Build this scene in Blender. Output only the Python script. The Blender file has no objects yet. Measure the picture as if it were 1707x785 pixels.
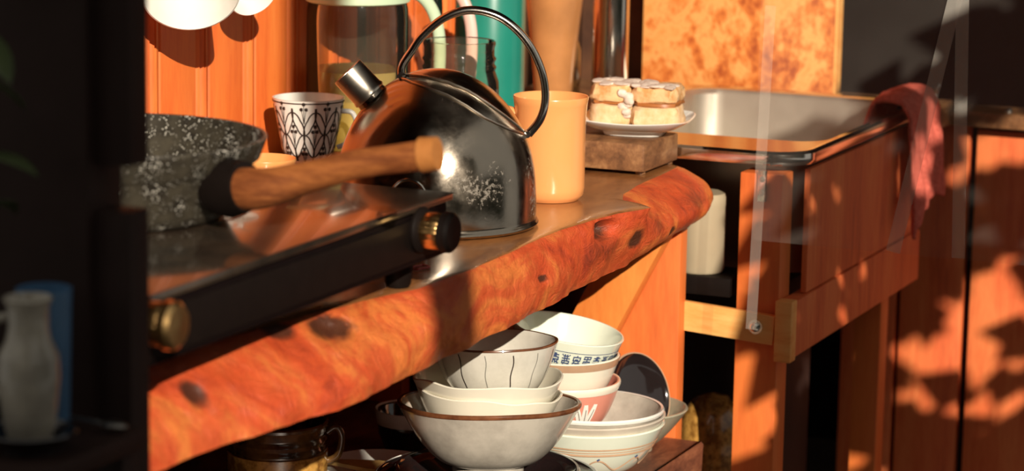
import bpy, bmesh, math, random
from mathutils import Vector, Matrix, noise
random.seed(7)
PI = math.pi
S = bpy.context.scene
COL = S.collection

# ------------------------------------------------------------------ camera
CAM = Vector((-1.922, -1.074, 1.294))
yaw = math.atan2(.4, .9165); pit = math.radians(10.4); rol = math.radians(1.0)
fw = Vector((math.cos(yaw)*math.cos(pit), math.sin(yaw)*math.cos(pit), -math.sin(pit)))
rt0 = Vector((math.sin(yaw), -math.cos(yaw), 0)); up0 = rt0.cross(fw)
rt = rt0*math.cos(rol) + up0*math.sin(rol); up = rt.cross(fw)
cd = bpy.data.cameras.new('camera'); cam = bpy.data.objects.new('camera', cd); COL.objects.link(cam)
cam.matrix_world = Matrix(((rt.x, up.x, -fw.x, CAM.x), (rt.y, up.y, -fw.y, CAM.y), (rt.z, up.z, -fw.z, CAM.z), (0, 0, 0, 1)))
cd.sensor_width = 36; cd.lens = 97.0; cd.clip_start = .05; cd.clip_end = 60
cd.dof.use_dof = True; cd.dof.focus_distance = 2.85; cd.dof.aperture_fstop = 6.0
S.camera = cam

# ------------------------------------------------------------------ light
wd = bpy.data.worlds.new('world'); S.world = wd; wd.use_nodes = True
bg = wd.node_tree.nodes['Background']
bg.inputs[0].default_value = (.90, .86, .78, 1); bg.inputs[1].default_value = .38
SUN_AZ = (-.795, -.607); SUN_EL = math.radians(23)
sd = bpy.data.lights.new('sun', 'SUN'); sun = bpy.data.objects.new('sun', sd); COL.objects.link(sun)
sd.energy = 5.6; sd.color = (1, .87, .72); sd.angle = math.radians(.4)
sdir = Vector((SUN_AZ[0]*math.cos(SUN_EL), SUN_AZ[1]*math.cos(SUN_EL), math.sin(SUN_EL)))
sun.rotation_euler = sdir.to_track_quat('Z', 'Y').to_euler(); sun.location = sdir*6
S.view_settings.view_transform = 'Standard'; S.view_settings.look = 'None'
S.view_settings.exposure = 0.0; S.view_settings.gamma = 1.0; S.view_settings.use_curve_mapping = False

# ------------------------------------------------------------------ materials
def mat(name):
    m = bpy.data.materials.new(name); m.use_nodes = True
    nt = m.node_tree; b = nt.nodes['Principled BSDF']
    return m, nt, b
def N(nt, t, **kw):
    n = nt.nodes.new(t)
    for k, v in kw.items():
        if k in ('operation', 'blend_type', 'data_type', 'feature', 'attribute_name', 'wave_type', 'bands_direction', 'distance'): setattr(n, k, v)
        else: n.inputs[k].default_value = v
    return n
def ramp(nt, stops, src):
    r = nt.nodes.new('ShaderNodeValToRGB'); e = r.color_ramp.elements
    while len(e) < len(stops): e.new(.5)
    for el, (p, c) in zip(e, stops): el.position = p; el.color = (*c, 1) if len(c) == 3 else c
    nt.links.new(src, r.inputs[0]); return r
def coords(nt, scale=(1, 1, 1), rot=(0, 0, 0)):
    tc = nt.nodes.new('ShaderNodeTexCoord'); mp = nt.nodes.new('ShaderNodeMapping')
    mp.inputs['Scale'].default_value = scale; mp.inputs['Rotation'].default_value = rot
    nt.links.new(tc.outputs['Object'], mp.inputs[0]); return mp.outputs[0]
def wood(name, stops, scale=(1, 1, 1), n=8, rough=.45, bump=.15, rings=0.0, spec=.5, coat=0.0, dist=.6):
    m, nt, b = mat(name); L = nt.links.new
    co = coords(nt, scale)
    a = N(nt, 'ShaderNodeTexNoise', Scale=n, Detail=7.0, Roughness=.6, Distortion=dist); L(co, a.inputs['Vector'])
    fine = N(nt, 'ShaderNodeTexNoise', Scale=n*6, Detail=4.0, Roughness=.7); L(co, fine.inputs['Vector'])
    mx = N(nt, 'ShaderNodeMath', operation='MULTIPLY_ADD'); mx.inputs[1].default_value = .35; L(fine.outputs[0], mx.inputs[0])
    sc = N(nt, 'ShaderNodeMath', operation='MULTIPLY'); sc.inputs[1].default_value = .66; L(a.outputs[0], sc.inputs[0]); L(sc.outputs[0], mx.inputs[2])
    r = ramp(nt, stops, mx.outputs[0]); L(r.outputs[0], b.inputs['Base Color'])
    b.inputs['Roughness'].default_value = rough; b.inputs['Specular IOR Level'].default_value = spec
    b.inputs['Coat Weight'].default_value = coat; b.inputs['Coat Roughness'].default_value = .12
    bp = N(nt, 'ShaderNodeBump', Strength=bump, Distance=.004); L(mx.outputs[0], bp.inputs['Height']); L(bp.outputs[0], b.inputs['Normal'])
    return m
def plain(name, c, rough=.4, metal=0, spec=.5, noise_amt=.08, nscale=40, bump=.0, coat=0, c2=None, trans=0, ior=1.45, lo=.35, hi=.65):
    m, nt, b = mat(name); L = nt.links.new
    co = coords(nt)
    a = N(nt, 'ShaderNodeTexNoise', Scale=nscale, Detail=5.0, Roughness=.6); L(co, a.inputs['Vector'])
    if c2 is None: c2 = tuple(x*(1-noise_amt*2.2) for x in c)
    r = ramp(nt, [(lo, c2), (hi, c)], a.outputs[0]); L(r.outputs[0], b.inputs['Base Color'])
    b.inputs['Roughness'].default_value = rough; b.inputs['Metallic'].default_value = metal
    b.inputs['Specular IOR Level'].default_value = spec; b.inputs['Coat Weight'].default_value = coat; b.inputs['Coat Roughness'].default_value = .05
    b.inputs['Transmission Weight'].default_value = trans; b.inputs['IOR'].default_value = ior
    if bump:
        bp = N(nt, 'ShaderNodeBump', Strength=bump, Distance=.002); L(a.outputs[0], bp.inputs['Height']); L(bp.outputs[0], b.inputs['Normal'])
    return m
O1, O2, O3, O4 = (.20, .035, .010), (.62, .120, .026), (.80, .200, .040), (.88, .36, .09)
M = {}
M['board'] = wood('orange_board_wood', [(.28, (.46, .085, .02)), (.45, (.72, .15, .03)), (.6, (.80, .205, .04)), (.75, (.86, .30, .07))], (6, 6, .8), 3, .42, .08)
M['panel'] = wood('panel_wood', [(.25, (.42, .09, .02)), (.42, (.68, .145, .030)), (.6, (.76, .20, .042)), (.78, (.56, .11, .025))], (5, 5, .7), 4, .5, .1)
M['brace'] = wood('brace_wood', [(.28, (.46, .11, .022)), (.45, (.72, .20, .035)), (.65, (.80, .28, .055))], (6, 6, 1.2), 4, .5, .1)
M['pine'] = wood('pine_wood', [(.28, (.46, .12, .03)), (.42, (.84, .36, .09)), (.62, (.90, .50, .16)), (.8, (.74, .26, .06))], (5, 1.1, 7), 5, .5, .12)
M['plank'] = wood('plank_wood', [(.25, (.34, .05, .018)), (.45, (.72, .14, .04)), (.62, (.84, .23, .07)), (.8, (.60, .12, .04))], (5, 5, .7), 4, .6, .12)
M['blotchy'] = wood('blotchy_board_wood', [(.30, (.10, .025, .01)), (.40, (.42, .09, .02)), (.47, (.70, .22, .045)), (.54, (.84, .42, .13)), (.62, (.78, .32, .08)), (.70, (.50, .11, .025))], (1, 1.3, 1), 9, .5, .1, dist=1.5)
M['shelf'] = wood('shelf_wood', [(.3, (.04, .015, .010)), (.48, (.16, .055, .028)), (.7, (.34, .13, .06))], (2, 5, 5), 8, .5, .2)
M['tray'] = wood('tray_wood', [(.3, (.05, .02, .01)), (.5, (.22, .10, .04)), (.7, (.45, .24, .10))], (2, 4, 4), 8, .5, .2)
M['handle'] = wood('handle_wood', [(.28, (.07, .018, .006)), (.45, (.20, .06, .018)), (.6, (.38, .13, .035)), (.8, (.18, .05, .015))], (7, 1, 7), 9, .4, .1)
M['handle_end'] = wood('handle_end_wood', [(.3, (.28, .09, .025)), (.5, (.48, .19, .05)), (.7, (.36, .12, .03))], (5, 5, 5), 12, .4, .1)
M['spat'] = wood('spatula_wood', [(.3, (.35, .20, .05)), (.6, (.62, .40, .14))], (3, 1, 3), 9, .5, .1)
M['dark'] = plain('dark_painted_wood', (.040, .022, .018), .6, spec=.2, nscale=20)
M['darkfar'] = plain('sooty_dark_boards', (.008, .0035, .003), .95, spec=.0, nscale=6)  # near-black colour stands in for the unlit distance
M['soot'] = plain('dark_brown_wall', (.12, .05, .02), .7, nscale=12, c2=(.05, .02, .01))  # brown, randomly mottled with darker brown
M['floor'] = wood('dark_floor_boards', [(.3, (.012, .006, .004)), (.7, (.05, .025, .015))], (1, 6, 6), 6, .5, .1)
M['black'] = plain('black_plastic', (.007, .004, .004), .6, spec=.08, nscale=60)
M['blackm'] = plain('black_matte_plastic', (.009, .006, .005), .5, spec=.12, nscale=60)
M['hob'] = plain('dark_hob_glass', (.060, .040, .026), .16, spec=.7, coat=.4, c2=(.022, .017, .013), nscale=9, lo=.4, hi=.6)
M['brass'] = plain('brass', (.80, .50, .20), .28, metal=1, nscale=60)
M['crocks'] = plain('cream_glaze', (.84, .80, .66), .22, coat=.5, nscale=18, noise_amt=.03)
M['celadon'] = plain('pale_green_white_glaze', (.78, .84, .70), .15, coat=.6, nscale=18, noise_amt=.02)
M['white'] = plain('white_glaze', (.84, .84, .77), .2, coat=.5, nscale=18, noise_amt=.03)
M['tan'] = plain('tan_glaze', (.50, .32, .20), .3, coat=.4, nscale=30)
M['beige'] = plain('beige_glaze', (.62, .55, .45), .3, coat=.4, nscale=30)
M['pink'] = plain('pink_glaze', (.74, .30, .22), .3, coat=.4, nscale=30, noise_amt=.04)
M['blue'] = plain('blue_underglaze', (.06, .09, .20), .3, nscale=30)
M['bluecup'] = plain('slate_blue_glaze', (.09, .20, .36), .3, nscale=30)
M['darkglaze'] = plain('black_brown_glaze', (.016, .011, .011), .09, coat=.8, nscale=18)
M['darkline'] = plain('dark_brown_line', (.03, .02, .015), .4, nscale=18)
M['greyline'] = plain('grey_line', (.30, .30, .26), .4, nscale=18)
M['brownrim'] = plain('brown_iron_rim', (.20, .075, .03), .3, coat=.4, nscale=60, c2=(.09, .03, .012))
M['grey'] = plain('grey_stoneware', (.56, .52, .44), .22, coat=.5, nscale=22, c2=(.34, .31, .26), lo=.3, hi=.62)
M['greyl'] = plain('pale_grey_stoneware', (.66, .64, .56), .25, coat=.4, nscale=26, c2=(.52, .50, .43), lo=.3, hi=.6)
M['olive'] = plain('olive_grey_glaze', (.38, .36, .26), .3, coat=.4, nscale=26)
M['mug'] = plain('pale_orange_glaze', (.88, .38, .13), .22, coat=.5, nscale=12, noise_amt=.02)
M['dish'] = plain('orange_dish_glaze', (.84, .38, .12), .3, coat=.4, nscale=18)
M['teal'] = plain('teal_enamel', (.015, .23, .17), .3, coat=.5, nscale=8, noise_amt=.06)
M['mint'] = plain('mint_plastic', (.56, .72, .50), .35, nscale=12, noise_amt=.03)
M['rose'] = plain('pale_pink_plastic', (.84, .56, .48), .35, nscale=12, noise_amt=.03)
M['cream'] = plain('cream_plastic', (.50, .42, .28), .35, nscale=12, noise_amt=.05)
M['amber'] = plain('terracotta_glaze', (.60, .26, .09), .3, coat=.4, nscale=10, noise_amt=.15)
M['toast'] = plain('toasted_bread', (.82, .52, .26), .8, nscale=70, c2=(.62, .30, .10), bump=.6, lo=.38, hi=.55)
M['crumb'] = plain('pale_crumb', (.86, .62, .38), .85, nscale=90, c2=(.74, .46, .22), bump=.6)
M['jam'] = plain('caramel_filling', (.42, .15, .04), .4, nscale=50)
M['icing'] = plain('white_icing', (.80, .70, .60), .6, nscale=60, bump=.5, c2=(.60, .48, .40))
M['towel'] = plain('red_towel', (.70, .17, .12), .95, nscale=220, c2=(.52, .10, .07), bump=.35, spec=.1)
M['leaf'] = plain('leaf_green', (.09, .12, .045), .5, nscale=20)
M['stem'] = plain('bark', (.05, .03, .02), .8, nscale=30)
M['straw'] = plain('brown_glazed_crock', (.17, .085, .025), .18, coat=.6, nscale=26, c2=(.035, .015, .006), lo=.38, hi=.62)
M['ochre'] = plain('ochre_glaze', (.55, .30, .07), .25, coat=.6, nscale=90, c2=(.22, .10, .02), lo=.4, hi=.6)
M['maroon'] = plain('maroon_pot_enamel', (.07, .018, .016), .25, coat=.4, nscale=10)
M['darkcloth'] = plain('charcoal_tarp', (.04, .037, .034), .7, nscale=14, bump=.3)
M['wire'] = plain('red_rubber_band', (.45, .06, .06), .5)
M['hedge'] = plain('hedge_green', (.018, .030, .010), .8, nscale=6)
M['stoneware'] = plain('speckled_stoneware', (.55, .49, .39), .25, coat=.4, nscale=24, c2=(.30, .27, .22))

def steel(name, c=(.62, .58, .52), rough=.12, scr=.5, streak=(1, 1, 1), ns=60, spots=0):
    m, nt, b = mat(name); L = nt.links.new
    b.inputs['Metallic'].default_value = 1; b.inputs['Base Color'].default_value = (*c, 1)
    co = coords(nt, streak)
    a = N(nt, 'ShaderNodeTexNoise', Scale=ns, Detail=6.0, Roughness=.65); L(co, a.inputs['Vector'])
    mr = N(nt, 'ShaderNodeMapRange'); mr.inputs[1].default_value = .35; mr.inputs[2].default_value = .75
    mr.inputs[3].default_value = rough; mr.inputs[4].default_value = rough + .22*scr; L(a.outputs[0], mr.inputs[0]); L(mr.outputs[0], b.inputs['Roughness'])
    w = N(nt, 'ShaderNodeTexNoise', Scale=ns*3, Detail=3.0, Distortion=3.0); L(co, w.inputs['Vector'])
    bp = N(nt, 'ShaderNodeBump', Strength=.05*scr, Distance=.001); L(w.outputs[0], bp.inputs['Height']); L(bp.outputs[0], b.inputs['Normal'])
    if spots:
        v = N(nt, 'ShaderNodeTexNoise', Scale=260, Detail=5.0, Roughness=.75); L(coords(nt), v.inputs['Vector'])
        big = N(nt, 'ShaderNodeTexNoise', Scale=14, Detail=2.0); L(coords(nt), big.inputs['Vector'])
        mu0 = N(nt, 'ShaderNodeMath', operation='MULTIPLY'); L(v.outputs[0], mu0.inputs[0]); L(big.outputs[0], mu0.inputs[1])
        sx = nt.nodes.new('ShaderNodeSeparateXYZ'); L(coords(nt), sx.inputs[0])
        zr = N(nt, 'ShaderNodeMapRange'); zr.inputs[1].default_value = .06; zr.inputs[2].default_value = .11; zr.inputs[3].default_value = 1; zr.inputs[4].default_value = .72; L(sx.outputs[2], zr.inputs[0])
        mu = N(nt, 'ShaderNodeMath', operation='MULTIPLY'); L(mu0.outputs[0], mu.inputs[0]); L(zr.outputs[0], mu.inputs[1])
        r = ramp(nt, [(.295, c), (.345, (.42, .38, .32))], mu.outputs[0])
        r2 = ramp(nt, [(.295, (1, 1, 1)), (.345, (.5, .5, .5))], mu.outputs[0])
        L(r.outputs[0], b.inputs['Base Color']); L(r2.outputs[0], b.inputs['Metallic'])
    return m
M['steel'] = steel('polished_steel', (.40, .345, .275), .13, .8, ns=30, spots=1)
M['chrome'] = steel('chrome', (.74, .69, .62), .13, .2)
M['sinksteel'] = steel('brushed_sink_steel', (.46, .41, .34), .52, .5, (1, 1, 1), 20)
M['satin'] = steel('satin_steel', (.62, .56, .47), .27, .3)
M['dull'] = steel('dull_steel', (.40, .37, .33), .35, .5)

def glass(name, tint, dif, damt, fres=1.45):      # thin-walled glass: tinted see-through plus mirror-like skin and a little dust
    m, nt, b = mat(name); L = nt.links.new
    tr = nt.nodes.new('ShaderNodeBsdfTransparent'); tr.inputs[0].default_value = (*tint, 1)
    b.inputs['Base Color'].default_value = (*dif, 1); b.inputs['Roughness'].default_value = .3
    m1 = nt.nodes.new('ShaderNodeMixShader'); m1.inputs[0].default_value = damt; L(tr.outputs[0], m1.inputs[1]); L(b.outputs[0], m1.inputs[2])
    gl = nt.nodes.new('ShaderNodeBsdfGlossy'); gl.inputs['Roughness'].default_value = .04
    lw = nt.nodes.new('ShaderNodeLayerWeight'); lw.inputs[0].default_value = .20
    m2 = nt.nodes.new('ShaderNodeMixShader'); L(lw.outputs['Facing'], m2.inputs[0]) if False else L(lw.outputs['Fresnel'], m2.inputs[0])
    L(m1.outputs[0], m2.inputs[1]); L(gl.outputs[0], m2.inputs[2]); L(m2.outputs[0], nt.nodes['Material Output'].inputs[0]); return m
M['glass'] = glass('clear_glass', (.975, .965, .93), (.80, .74, .60), .014)
M['oil'] = glass('pale_yellow_oil', (.97, .88, .55), (.95, .74, .25), .30)
def film(name, c, t, rough=.4):          # mostly clear sheet with painted reflection haze
    m, nt, b = mat(name); L = nt.links.new
    tr = nt.nodes.new('ShaderNodeBsdfTransparent'); mx = nt.nodes.new('ShaderNodeMixShader')
    b.inputs['Base Color'].default_value = (*c, 1); b.inputs['Roughness'].default_value = rough
    n = N(nt, 'ShaderNodeTexNoise', Scale=5.0, Detail=4.0); L(coords(nt), n.inputs['Vector'])
    mr = N(nt, 'ShaderNodeMapRange'); mr.inputs[1].default_value = .3; mr.inputs[2].default_value = .7
    mr.inputs[3].default_value = t*.7; mr.inputs[4].default_value = t*1.3; L(n.outputs[0], mr.inputs[0])
    L(mr.outputs[0], mx.inputs[0]); L(tr.outputs[0], mx.inputs[1]); L(b.outputs[0], mx.inputs[2])
    L(mx.outputs[0], nt.nodes['Material Output'].inputs[0]); return m
M['dust'] = film('dusty_glass', (.75, .68, .60), .022, .2)  # faint pale mix paints the haze of light reflected in window glass
M['strap'] = film('clear_plastic_strap', (.80, .78, .70), .17, .4)  # pale streaks in place of reflections in the glass
M['strapl'] = film('thin_clear_strap', (.80, .74, .64), .075, .4)  # fainter painted reflection streak

def speckle():
    m, nt, b = mat('speckled_nonstick'); L = nt.links.new
    co = coords(nt)
    a = N(nt, 'ShaderNodeTexVoronoi', Scale=430.0, Randomness=1.0); L(co, a.inputs['Vector'])
    s = N(nt, 'ShaderNodeTexNoise', Scale=60.0, Detail=2.0); L(co, s.inputs['Vector'])
    mu = N(nt, 'ShaderNodeMath', operation='MULTIPLY_ADD'); mu.inputs[1].default_value = -1.1; mu.inputs[2].default_value = .74
    L(s.outputs[0], mu.inputs[0])
    lt = N(nt, 'ShaderNodeMath', operation='LESS_THAN'); L(a.outputs[0], lt.inputs[0]); L(mu.outputs[0], lt.inputs[1])
    base = N(nt, 'ShaderNodeTexNoise', Scale=60.0, Detail=4.0); L(co, base.inputs['Vector'])
    r0 = ramp(nt, [(.35, (.020, .017, .013)), (.65, (.060, .052, .036))], base.outputs[0])
    mx = nt.nodes.new('ShaderNodeMix'); mx.data_type = 'RGBA'
    L(lt.outputs[0], mx.inputs[0]); L(r0.outputs[0], mx.inputs[6]); mx.inputs[7].default_value = (.62, .60, .52, 1)
    L(mx.outputs[2], b.inputs['Base Color']); b.inputs['Roughness'].default_value = .38
    return m
M['speckle'] = speckle()

def slabmat():
    m, nt, b = mat('live_edge_slab_wood'); L = nt.links.new
    co = coords(nt, (1, 1, 1.3))
    a = N(nt, 'ShaderNodeTexNoise', Scale=8.0, Detail=9.0, Roughness=.64, Distortion=1.1); L(co, a.inputs['Vector'])
    r = ramp(nt, [(.22, (.12, .022, .010)), (.35, (.38, .050, .018)), (.44, (.58, .080, .022)), (.52, (.62, .110, .030)), (.60, (.72, .200, .045)), (.70, (.56, .085, .022)), (.82, (.30, .05, .018))], a.outputs[0])
    at = N(nt, 'ShaderNodeAttribute', attribute_name='knot')
    n2 = N(nt, 'ShaderNodeTexNoise', Scale=45.0, Detail=6.0, Roughness=.7, Distortion=1.0); L(co, n2.inputs['Vector'])
    ad = N(nt, 'ShaderNodeMath', operation='MULTIPLY_ADD'); ad.inputs[1].default_value = .9; L(n2.outputs[0], ad.inputs[0])
    sb = N(nt, 'ShaderNodeMath', operation='SUBTRACT'); sb.inputs[1].default_value = .45; L(at.outputs['Fac'], sb.inputs[0]); L(sb.outputs[0], ad.inputs[2])
    k = ramp(nt, [(.42, (0, 0, 0)), (.86, (.92, .92, .92))], ad.outputs[0])
    mx = nt.nodes.new('ShaderNodeMix'); mx.data_type = 'RGBA'
    L(k.outputs[0], mx.inputs[0]); L(r.outputs[0], mx.inputs[6]); mx.inputs[7].default_value = (.040, .018, .010, 1)
    L(mx.outputs[2], b.inputs['Base Color']); b.inputs['Roughness'].default_value = .42
    bp = N(nt, 'ShaderNodeBump', Strength=.6, Distance=.007); L(n2.outputs[0], bp.inputs['Height']); L(bp.outputs[0], b.inputs['Normal'])
    return m
M['slab'] = slabmat()
M['slabtop'] = wood('varnished_slab_top', [(.28, (.085, .032, .014)), (.45, (.25, .10, .035)), (.6, (.38, .16, .05)), (.78, (.20, .08, .03))], (1.2, 5, 5), 6, .26, .12, coat=.35, spec=.6)

# ------------------------------------------------------------------ mesh helpers
class MB:
    def __init__(s): s.v = []; s.f = []; s.mi = []
    def add(s, vs, fs, mi=0):
        o = len(s.v); s.v += [tuple(p) for p in vs]; s.f += [tuple(i+o for i in f) for f in fs]; s.mi += [mi]*len(fs)
        return s
    def box(s, x0, x1, y0, y1, z0, z1, mi=0):
        vs = [(x, y, z) for x in (x0, x1) for y in (y0, y1) for z in (z0, z1)]
        return s.add(vs, [(0, 1, 3, 2), (4, 6, 7, 5), (0, 4, 5, 1), (2, 3, 7, 6), (0, 2, 6, 4), (1, 5, 7, 3)], mi)
    def lathe(s, prof, seg=48, c=(0, 0, 0), mi=0, wob=None, closed=False, mat4=None):
        vs = []
        for r, z in prof:
            for i in range(seg):
                a = 2*PI*i/seg; rr, zz = (r, z) if wob is None else wob(r, z, a)
                vs.append(Vector((c[0]+rr*math.cos(a), c[1]+rr*math.sin(a), c[2]+zz)))
        if mat4: vs = [mat4 @ p for p in vs]
        fs = []
        n = len(prof)
        for j in range(n-1 if not closed else n):
            k = (j+1) % n
            for i in range(seg):
                i2 = (i+1) % seg; fs.append((j*seg+i, j*seg+i2, k*seg+i2, k*seg+i))
        return s.add(vs, fs, mi)
    def tube(s, pts, r, seg=10, mi=0, cap=True, flat=1.0, closed=False):
        pts = [Vector(p) for p in pts]; n = len(pts); vs = []; prev = None
        for i, p in enumerate(pts):
            if closed: t = (pts[(i+1) % n]-pts[i-1]).normalized()
            else: t = (pts[min(i+1, n-1)]-pts[max(i-1, 0)]).normalized()
            if prev is None: a = t.cross(Vector((0, 0, 1)));  a = a if a.length > .1 else t.cross(Vector((1, 0, 0)))
            else: a = prev - t*prev.dot(t)
            a.normalize(); prev = a; b = t.cross(a)
            rr = r[i] if isinstance(r, (list, tuple)) else r
            for k in range(seg):
                th = 2*PI*k/seg; vs.append(p + a*rr*flat*math.cos(th) + b*rr*math.sin(th))
        fs = []
        for i in range(n if closed else n-1):
            j = (i+1) % n
            for k in range(seg):
                k2 = (k+1) % seg; fs.append((i*seg+k, i*seg+k2, j*seg+k2, j*seg+k))
        if cap and not closed: fs += [tuple(range(seg))[::-1], tuple((n-1)*seg+k for k in range(seg))]
        return s.add(vs, fs, mi)
    def build(s, name, m, parent=None, smooth=True, bevel=0, loc=None, rot=None, sub=0, angle=40, solid=0):
        me = bpy.data.meshes.new(name); me.from_pydata(s.v, [], s.f)
        ms = m if isinstance(m, (list, tuple)) else [m]
        for q in ms: me.materials.append(q)
        me.polygons.foreach_set('material_index', s.mi)
        bm = bmesh.new(); bm.from_mesh(me); bmesh.ops.recalc_face_normals(bm, faces=bm.faces)
        if bevel: bmesh.ops.bevel(bm, geom=list(bm.edges), offset=bevel, segments=2, affect='EDGES', profile=.6)
        if smooth:
            for f in bm.faces: f.smooth = True
            ca = math.radians(angle)
            for e in bm.edges:
                if len(e.link_faces) == 2 and e.calc_face_angle(0) > ca: e.smooth = False
        bm.to_mesh(me); bm.free(); me.update()
        o = bpy.data.objects.new(name, me); COL.objects.link(o)
        if parent: o.parent = parent
        if loc: o.location = loc
        if rot: o.rotation_euler = rot
        if solid: md = o.modifiers.new('s', 'SOLIDIFY'); md.thickness = solid; md.offset = 0
        if sub: md = o.modifiers.new('d', 'SUBSURF'); md.levels = sub; md.render_levels = sub
        return o
def tag(o, label=None, cat=None, group=None, kind=None):
    if label: o['label'] = label
    if cat: o['category'] = cat
    if group: o['group'] = group
    if kind: o['kind'] = kind
    return o
def thing(name, label, cat, loc=(0, 0, 0), rot=(0, 0, 0), group=None):
    o = bpy.data.objects.new(name, None); COL.objects.link(o); o.empty_display_size = .05
    o.location = loc; o.rotation_euler = rot; return tag(o, label, cat, group)
def setting(name, loc=(0, 0, 0)):
    o = bpy.data.objects.new(name, None); COL.objects.link(o); o.location = loc; o['kind'] = 'structure'; return o
def smoothp(pts, n=8, closed=False):      # Catmull-Rom through points
    P = [Vector(p) for p in pts]; out = []; m = len(P)
    for i in range(m if closed else m-1):
        if closed: a, b, c, d = P[i-1], P[i], P[(i+1) % m], P[(i+2) % m]
        else: a, b, c, d = P[max(i-1, 0)], P[i], P[i+1], P[min(i+2, m-1)]
        for k in range(n):
            t = k/n; out.append(.5*((2*b)+(c-a)*t+(2*a-5*b+4*c-d)*t*t+(3*b-a-3*c+d)*t**3))
    if not closed: out.append(P[-1])
    return out
def interp(x, xs, ys):
    if x <= xs[0]: return ys[0]
    for i in range(len(xs)-1):
        if x <= xs[i+1]:
            t = (x-xs[i])/(xs[i+1]-xs[i]); return ys[i]*(1-t)+ys[i+1]*t
    return ys[-1]
def ribbon(mb, pts, w, surf, mi=0):       # flat painted line on a surface; pts in (theta, z)
    n = len(pts); vs = []
    for i in range(n):
        p = Vector(surf(*pts[i])); q = Vector(surf(*pts[min(i+1, n-1)])); q0 = Vector(surf(*pts[max(i-1, 0)]))
        t = (q-q0).normalized(); nrm = Vector((p.x, p.y, 0)).normalized(); s_ = t.cross(nrm).normalized()*w/2
        vs += [p-s_, p+s_]
    mb.add(vs, [(2*i, 2*i+1, 2*i+3, 2*i+2) for i in range(n-1)], mi)

# ================================================================== the setting
# floor, and an unseen dark roof added overhead for the kettle dome to reflect
MB().box(-3.2, 3.2, -2.6, 1.0, -.05, 0).build('floor', M['floor'])['kind'] = 'structure'
ce = setting('ceiling')
for i in range(14):
    x = -.4+i*.22
    MB().box(x, x+.21, -1.0, .55, 2.15, 2.18).build('board', M['dark'], ce, False)
# back wall of beaded orange boards
wb = setting('wall_back')
MB().box(-.4, 1.8, .475, .50, 0, 2.15).build('wall_backing', M['soot'], wb, False)
def bead_board(x0, w):
    prof = [(0, .012), (.002, .001), (.004, 0), (w-.030, 0), (w-.0285, .005), (w-.027, .001), (w-.0235, -.0015), (w-.020, .001), (w-.0185, .005),
            (w-.017, .001), (w-.0135, -.0015), (w-.010, .001), (w-.0085, .005), (w-.007, 0), (w-.003, 0), (w-.001, .002), (w, .012)]
    vs = []
    for z in (.79, 2.15): vs += [(x0+a, .462+b, z) for a, b in prof]
    n = len(prof)
    mb = MB().add(vs, [(i, i+1, n+i+1, n+i) for i in range(n-1)])
    return mb
bw = .106
for i in range(13):
    o = bead_board(.215+i*bw, bw).build('board', M['board'], wb, True, angle=60)
    o['seed'] = i
# far end wall boards behind the sink (brown), shade beyond painted as near-black boards
wf = setting('wall_far')
for i in range(3):
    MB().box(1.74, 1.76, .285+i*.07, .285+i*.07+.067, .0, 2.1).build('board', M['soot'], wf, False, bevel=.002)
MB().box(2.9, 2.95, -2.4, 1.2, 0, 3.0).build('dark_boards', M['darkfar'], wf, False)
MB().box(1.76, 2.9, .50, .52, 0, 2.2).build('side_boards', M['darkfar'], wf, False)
# plank partition on the right
wr = setting('wall_right')
edges = [(.02, -.056), (-.062, -.150), (-.1615, -.268), (-.276, -.372), (-.380, -.470), (-.478, -.56), (-.568, -.66)]
for k, (a, b) in enumerate(edges):
    MB().box(1.75+.003*(k % 2), 1.772, b, a, .0, .775-.004*(k % 3)).build('plank', M['plank'], wr, True, bevel=.002)
MB().box(1.72, 1.80, -.70, .03, .775, .795).build('ledge', M['tray'], wr, True, bevel=.002)
MB().box(1.7735, 1.785, -.7, .02, .0, .775).build('backing', M['dark'], wr, False)
for v in (-.135, -.205):
    MB().lathe([(0, .006), (.004, .006), (.006, .004), (.006, 0)], 12).build('bolt', M['dull'], wr, True, loc=(1.74, v, .795))
# dark partition at the left edge, with a slot over the stove
wl = setting('wall_left')
MB().box(-.315, -.29, -.0855, .05, .994, 2.1).build('upper_panel', M['dark'], wl, True, bevel=.001)
MB().box(-.315, -.29, -.0855, .05, 0, .962).build('lower_panel', M['dark'], wl, True, bevel=.001)
MB().box(-.325, -.28, -.058, .47, 0.0, 2.1).build('post', M['dark'], wl, True, bevel=.002)
# porch frame casts the shadow band; unseen board wall added to shade the left
def sw(s, w): return (.795*s-.607*w, .607*s+.795*w)
u, v = sw(-2.5, -.222)
wp = tag(MB().box(-.029, .029, -.02, .02, 0, 3.0).build('porch_post', M['dark'], None, True, bevel=.003, loc=(u, v, 0), rot=(0, 0, math.atan2(.795, -.607))), 'dark square wooden porch post behind the viewer', 'post')
a = sw(-2.5, .100); b = sw(-2.5, 1.5)
ln = math.hypot(b[0]-a[0], b[1]-a[1])
wl2 = setting('wall_front', (a[0], a[1], 0)); wl2.rotation_euler = (0, 0, math.atan2(b[1]-a[1], b[0]-a[0]))
for i in range(9):
    MB().box(i*ln/9, (i+1)*ln/9-.004, -.02, .02, 0, 3.0).build('board', M['dark'], wl2, False)

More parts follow.
